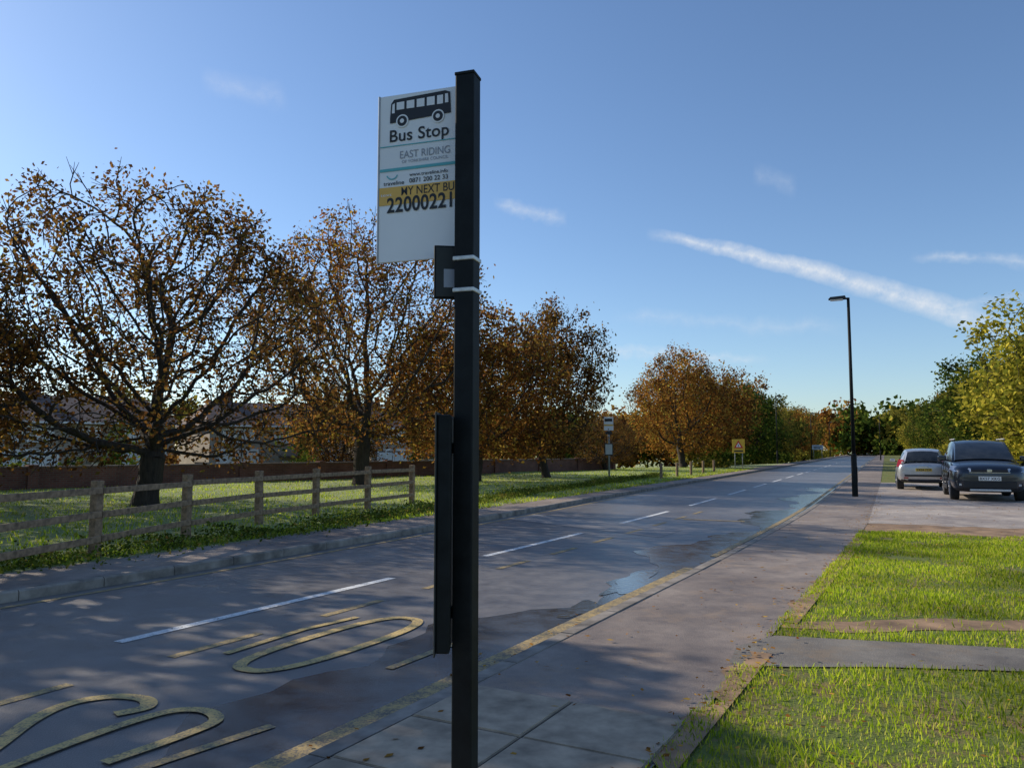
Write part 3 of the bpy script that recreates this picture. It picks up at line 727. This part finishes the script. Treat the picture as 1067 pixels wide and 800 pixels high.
def car(name,loc,ang,secs,gh,spans,wheelx,wr,track,pm):
    e=empty(name,loc,ang)
    V=[];F=[]
    for (x,w,zb,zt) in secs:
        h=zt-zb
        half=[(0,zb),(.78*w,zb),(.96*w,zb+.09),(1.0*w,zb+.45*h),(.975*w,zb+.72*h),(.93*w,zb+.9*h),(.80*w,zt),(0,zt+.03)]
        ring=half+[(-a,b_) for a,b_ in half[-2:0:-1]]
        for (yy,zz) in ring: V.append((x,yy,zz))
    n=14
    for i in range(len(secs)-1):
        for j in range(n): F.append((i*n+j,i*n+(j+1)%n,(i+1)*n+(j+1)%n,(i+1)*n+j))
    F.append(tuple(range(n))); F.append(tuple(range((len(secs)-1)*n,len(secs)*n)))
    bodyo=pyd('body_tmp',V,F,[pm],None,smooth=True)
    bm=bmesh.new(); bm.from_mesh(bodyo.data); bmesh.ops.recalc_face_normals(bm,faces=bm.faces); bm.to_mesh(bodyo.data); bm.free()
    md=bodyo.modifiers.new('s','SUBSURF'); md.levels=2; md.render_levels=2
    cut=[]
    for wx in wheelx:
        for sy in (-1,1):
            c=cyl('cut',(wx,sy*(track+.12),wr),wr+.065,wr+.065,.55,M_trim,None,(rad(90),0,0),seg=32); cut.append(c)
            m2=bodyo.modifiers.new('b','BOOLEAN'); m2.operation='DIFFERENCE'; m2.object=c; m2.solver='EXACT'
    bpy.context.view_layer.update()
    dg=bpy.context.evaluated_depsgraph_get(); me=bpy.data.meshes.new_from_object(bodyo.evaluated_get(dg))
    bpy.data.objects.remove(bodyo)
    for c in cut: bpy.data.objects.remove(c)
    me.materials.clear(); ob=obj_from('body',me,[pm,M_trim],e)
    for p in me.polygons:
        p.use_smooth=True
        c=p.center
        p.material_index=0
        for wx in wheelx:
            if math.hypot(c.x-wx,c.z-wr)<wr+.068 : p.material_index=1
        if c.z<.36: p.material_index=1
    ed=ob.modifiers.new('es','EDGE_SPLIT'); ed.split_angle=rad(40)
    V=[];F=[];mi=[]
    for (x,wb,zb,wr_,zr) in gh:
        half=[(wb,zb-.04),(wb-.01,zb+.01),(wr_+.03,zr-.09),(wr_-.03,zr-.02),(wr_*.5,zr+.01),(0,zr+.018)]
        ring=half+[(-a,b_) for a,b_ in half[-2::-1]]
        for q in ring: V.append((x,)+q)
    n=11
    for i,(sg,tg) in enumerate(spans):
        for j in range(n-1):
            F.append((i*n+j,i*n+j+1,(i+1)*n+j+1,(i+1)*n+j))
            if j in (1,8): mi.append(1 if sg else 0)
            elif j in (3,4,5,6): mi.append(1 if tg else 0)
            else: mi.append(0)
    g=pyd('cabin',V,F,[pm,mcg],e,mi=mi)
    bm=bmesh.new(); bm.from_mesh(g.data); bmesh.ops.recalc_face_normals(bm,faces=bm.faces)
    bm.to_mesh(g.data); bm.free()
    for p in g.data.polygons: p.use_smooth=True
    ed=g.modifiers.new('es','EDGE_SPLIT'); ed.split_angle=rad(28)
    for i,wx in enumerate(wheelx):
        for sy in (-1,1):
            w=empty('wheel_%d_%d'%(i,sy+1),(wx,sy*(track-.02),wr)); w.parent=e
            cyl('tyre',(0,0,0),wr,wr,.22,M_tyre,w,(rad(90),0,0),seg=32,bevel=.03)
            cyl('rim_dish',(0,sy*.095,0),wr*.66,wr*.66,.04,M_trim,w,(rad(90),0,0),seg=28)
            for k in range(5):
                a=2*math.pi*k/5; box('spoke_%d'%k,(math.cos(a)*wr*.34,sy*.12,math.sin(a)*wr*.34),(wr*.62,.02,.05),M_alloy,w,(0,-a,0),.006)
            cyl('hub',(0,sy*.12,0),.055,.055,.03,M_alloy,w,(rad(90),0,0)); 
            tor=bmesh.new(); K=28; rv=[]
            for k in range(K):
                a=2*math.pi*k/K
                rv.append([tor.verts.new((math.cos(a)*rr_,sy*yy,math.sin(a)*rr_)) for rr_,yy in ((wr*.62,.12),(wr*.70,.12),(wr*.70,.10),(wr*.62,.10))])
            for k in range(K):
                for q in range(4): tor.faces.new((rv[k][q],rv[k][(q+1)%4],rv[(k+1)%K][(q+1)%4],rv[(k+1)%K][q]))
            bmesh.ops.recalc_face_normals(tor,faces=tor.faces)
            me=bpy.data.meshes.new('rim'); tor.to_mesh(me); tor.free(); obj_from('rim',me,[M_alloy],w)
    return e
axis=math.atan2(.905,.426)
suv=[(2.30,.60,.36,.78),(2.26,.74,.27,.86),(2.12,.86,.24,.96),(1.75,.91,.23,1.03),(1.30,.925,.23,1.07),(.8,.925,.23,1.11),(0,.925,.23,1.13),(-1.2,.925,.23,1.15),(-1.9,.91,.26,1.15),(-2.2,.86,.30,1.10),(-2.30,.76,.38,1.02)]
gh=[(1.12,.80,1.07,.74,1.12),(.28,.86,1.10,.66,1.57),(-.12,.87,1.12,.67,1.64),(-.2,.87,1.12,.67,1.65),(-1.0,.87,1.13,.67,1.665),(-1.08,.87,1.13,.67,1.66),(-1.72,.85,1.14,.65,1.62),(-1.95,.83,1.14,.62,1.58),(-2.2,.76,1.12,.68,1.15)]
sp_=[(0,1),(1,0),(0,0),(1,0),(0,0),(1,0),(0,0),(0,1)]
c1=car('parked_suv',(13.75,23.25,.1),axis+math.pi,suv,gh,sp_,(1.36,-1.30),.355,.80,P_dark)
for sy in (-1,1):
    V=[(2.245,sy*.42,.80),(2.20,sy*.42,.885),(1.86,sy*.86,.955),(1.90,sy*.905,.85),(2.13,sy*.80,.79)]
    V2=[(x+.05,y*1.02,z) for x,y,z in V]
    F=[(5,6,7,8,9),(0,1,6,5),(1,2,7,6),(2,3,8,7),(3,4,9,8),(4,0,5,9)]
    pyd('headlight_%d'%(sy+1),V+V2,F,[M_head],c1)
    box('fog_light_%d'%(sy+1),(2.235,sy*.68,.45),(.05,.16,.10),M_trim,c1,(0,0,sy*rad(-18)),.01); box('fog_lens_%d'%(sy+1),(2.265,sy*.68,.45),(.02,.08,.06),M_head,c1,(0,0,sy*rad(-18)),.005)
    box('mirror_%d'%(sy+1),(.72,sy*1.02,1.14),(.13,.22,.15),P_dark,c1,(0,0,sy*rad(-12)),.04,3); box('mirror_arm_%d'%(sy+1),(.76,sy*.90,1.09),(.06,.12,.04),M_trim,c1)
    box('roof_rail_%d'%(sy+1),(-.75,sy*.63,1.70),(1.7,.03,.03),M_steel,c1,bevel=.01)
    for k,xx in enumerate((.05,-.75)): box('roof_rail_foot_%d_%d'%(sy+1,k),(xx-.4*k,sy*.63,1.675),(.08,.03,.05),M_trim,c1)
    box('sill_%d'%(sy+1),(0,sy*.915,.33),(1.9,.05,.12),M_trim,c1,bevel=.015)
    for k,xx in enumerate((.05,-.9)): box('door_handle_%d_%d'%(sy+1,k),(xx,sy*.918,.93),(.16,.03,.03),P_dark,c1,bevel=.008)
    for k,xx in enumerate((.78,-.16,-1.02)): box('door_seam_%d_%d'%(sy+1,k),(xx,sy*.926,.72),(.012,.012,.62),M_trim,c1)
box('upper_grille',(2.275,0,.82),(.04,.86,.07),M_trim,c1,bevel=.01); box('grille_chrome',(2.295,0,.775),(.02,.95,.018),M_chrome,c1,bevel=.004)
box('badge',(2.31,0,.83),(.015,.12,.08),M_chrome,c1,bevel=.02)
box('lower_intake',(2.295,0,.45),(.04,1.25,.19),M_trim,c1,bevel=.02)
for k in range(3): box('intake_bar_%d'%k,(2.318,0,.40+.05*k),(.008,.95,.012),M_lampgrey,c1)
box('skid_plate',(2.28,0,.31),(.06,.95,.06),M_steel,c1,bevel=.015)
pl=box('number_plate',(2.325,0,.62),(.015,.52,.112),M_plw,c1,bevel=.003)
textmesh('plate_text','BX57 XKG',(.009,-.235,-.035),.47,.07,M_signblk,pl,(rad(90),0,rad(90)),bold=.02)
for sy in (-1,1): box('wiper_%d'%(sy+1),(.93,sy*.3+.1,1.19),(.03,.5,.015),M_trim,c1,(0,rad(-25),rad(8)))
hb=[(2.0,.60,.30,.66),(1.93,.74,.24,.74),(1.75,.82,.22,.80),(1.3,.85,.21,.87),(.8,.855,.21,.92),(0,.855,.21,.94),(-1.1,.855,.21,.97),(-1.65,.84,.24,.97),(-1.9,.79,.28,.93),(-1.98,.68,.36,.86)]
gh=[(1.02,.74,.88,.68,.94),(.25,.77,.92,.56,1.34),(-.15,.78,.93,.56,1.41),(-.22,.78,.93,.56,1.415),(-.95,.78,.95,.56,1.41),(-1.02,.78,.95,.56,1.405),(-1.38,.76,.96,.53,1.36),(-1.52,.73,.96,.50,1.32),(-1.9,.68,.94,.60,.99)]
c2=car('parked_hatchback',(14.95,28.9,.1),axis,hb,gh,sp_,(1.25,-1.22),.30,.745,P_silver)
for sy in (-1,1):
    V=[(-1.80,sy*.60,.80),(-1.74,sy*.62,1.04),(-1.62,sy*.775,1.04),(-1.70,sy*.84,.80)]
    V2=[(x-.10,y*1.0,z) for x,y,z in V]; F=[(4,5,6,7),(0,1,5,4),(1,2,6,5),(2,3,7,6),(3,0,4,7)]
    pyd('tail_light_%d'%(sy+1),V+V2,F,[M_tail],c2)
    box('mirror_%d'%(sy+1),(.72,sy*.93,.99),(.11,.18,.12),P_silver,c2,bevel=.035)
    box('mirror_arm_%d'%(sy+1),(.74,sy*.83,.95),(.05,.1,.03),M_trim,c2)
    for k,xx in enumerate((.05,-.85)): box('door_handle_%d_%d'%(sy+1,k),(xx,sy*.85,.78),(.15,.03,.03),M_trim,c2,bevel=.006)
    box('reflector_%d'%(sy+1),(-1.965,sy*.55,.42),(.02,.14,.04),M_tail,c2)
pl=box('number_plate',(-1.992,0,.70),(.014,.50,.10),M_ply,c2,bevel=.003); textmesh('plate_text','YK04 FDP',(-.009,.225,-.035),.45,.07,M_signblk,pl,(rad(90),0,rad(-90)),bold=.02)
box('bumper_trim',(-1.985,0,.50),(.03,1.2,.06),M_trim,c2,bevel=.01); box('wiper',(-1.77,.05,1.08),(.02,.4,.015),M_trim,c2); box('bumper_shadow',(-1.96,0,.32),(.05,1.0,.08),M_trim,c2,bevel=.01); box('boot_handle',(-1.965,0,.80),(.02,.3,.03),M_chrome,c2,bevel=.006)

# ------------------------------------------------------------------ light, sky
SAZ=-60; SEL=27
sd=Vector((math.sin(rad(SAZ))*math.cos(rad(SEL)),math.cos(rad(SAZ))*math.cos(rad(SEL)),math.sin(rad(SEL))))
sl_=bpy.data.lights.new('sun','SUN'); sl_.energy=5; sl_.angle=rad(.5); sl_.color=(1,.90,.74)
so=bpy.data.objects.new('sun',sl_); COL.objects.link(so); so.rotation_euler=sd.to_track_quat('Z','Y').to_euler()
w=bpy.data.worlds.new('World'); scene.world=w; w.use_nodes=True; nt=w.node_tree
bg=nt.nodes['Background']; sky=nt.nodes.new('ShaderNodeTexSky'); sky.sky_type='NISHITA'; sky.sun_disc=False
sky.sun_elevation=rad(SEL); sky.sun_rotation=rad(SAZ); sky.ozone_density=2.2; sky.air_density=1.0; sky.dust_density=.4; sky.altitude=100
tc=nt.nodes.new('ShaderNodeTexCoord'); dirv=tc.outputs['Generated']
def dot(a,v):
    n=nt.nodes.new('ShaderNodeVectorMath'); n.operation='DOT_PRODUCT'; link(nt,a,n.inputs[0]); n.inputs[1].default_value=v; return n.outputs['Value']
def ma(op,a,b_=0,c=None,clamp=False):
    n=nt.nodes.new('ShaderNodeMath'); n.operation=op; n.use_clamp=clamp
    for i,q in enumerate((a,b_,c)):
        if q is None: continue
        if isinstance(q,bpy.types.NodeSocket): link(nt,q,n.inputs[i])
        else: n.inputs[i].default_value=q
    return n.outputs[0]
sx=nt.nodes.new('ShaderNodeSeparateXYZ'); link(nt,dirv,sx.inputs[0])
NZ1=ma('SUBTRACT',noise(nt,22,4,.62,dirv),.5); NZ2=ma('MULTIPLY_ADD',noise(nt,38,4,.7,dirv),1.7,-.3,clamp=True)
front=ma('GREATER_THAN',sx.outputs[1],0)
def streak(nv,xa,xb,curve,w0,w1,amp,rag,soft=1.0):
    xm=(xa+xb)/2; hw=(xb-xa)/2
    t=ma('DIVIDE',ma('SUBTRACT',sx.outputs[0],xm),hw)
    off=ma('ADD',dot(dirv,nv),ma('MULTIPLY',ma('SUBTRACT',1,ma('MULTIPLY',t,t)),curve))
    off=ma('ADD',off,ma('MULTIPLY',NZ1,rag))
    wd=ma('ADD',ma('MULTIPLY',ma('ADD',t,1),(w1-w0)/2),w0)
    f=ma('SUBTRACT',1,ma('DIVIDE',ma('ABSOLUTE',off),wd),clamp=True)
    f=ma('POWER',f,soft)
    ends=ma('MULTIPLY',ma('SUBTRACT',1.04,ma('ABSOLUTE',t)),3.0,clamp=True)
    return ma('MULTIPLY',ma('MULTIPLY',ma('MULTIPLY',f,ends),NZ2),amp)
fc=streak((-.254,.300,-.9195),.172,.540,.009,.008,.019,1.2,.014,.9)
def nvec(p,q):
    d=[]
    for (u_,v_) in (p,q):
        x=(u_-533.5)/820;y=(400-v_)/820; d.append(Vector((x,.9966-.0826*y,.0826+.9966*y)).normalized())
    return tuple(d[0].cross(d[1]).normalized()),d[0].x,d[1].x
for p,q,w0,w1,amp in (((580,362),(800,374),.008,.008,.5),((950,268),(1120,276),.008,.010,.5),((985,318),(1110,303),.006,.006,.35),((515,212),(590,230),.010,.012,.5),((210,84),(300,104),.018,.018,.28),((640,330),(880,342),.012,.014,.28),((785,180),(830,198),.014,.014,.22)):
    nv,xa,xb=nvec(p,q); fc=ma('ADD',fc,streak(nv,xa,xb,0,w0,w1,amp,.03,1.3))
fc=ma('MULTIPLY',ma('MINIMUM',fc,.8),front)
col=mixc(nt,sky.outputs[0],(.90,1.0,1.13),1,'MULTIPLY')
col=mixc(nt,col,(5.8,6.1,6.5),fc)
link(nt,col,bg.inputs['Color']); bg.inputs['Strength'].default_value=.135

# ------------------------------------------------------------------ camera
cd=bpy.data.cameras.new('camera'); cd.sensor_width=36; cd.lens=36*820/1067; cd.clip_end=6000; cd.clip_start=.05
co=bpy.data.objects.new('camera',cd); COL.objects.link(co); co.location=(0,0,1.5); co.rotation_euler=(rad(90+4.74),0,0); scene.camera=co
scene.view_settings.view_transform='Standard'; scene.view_settings.look='None'; scene.view_settings.exposure=0
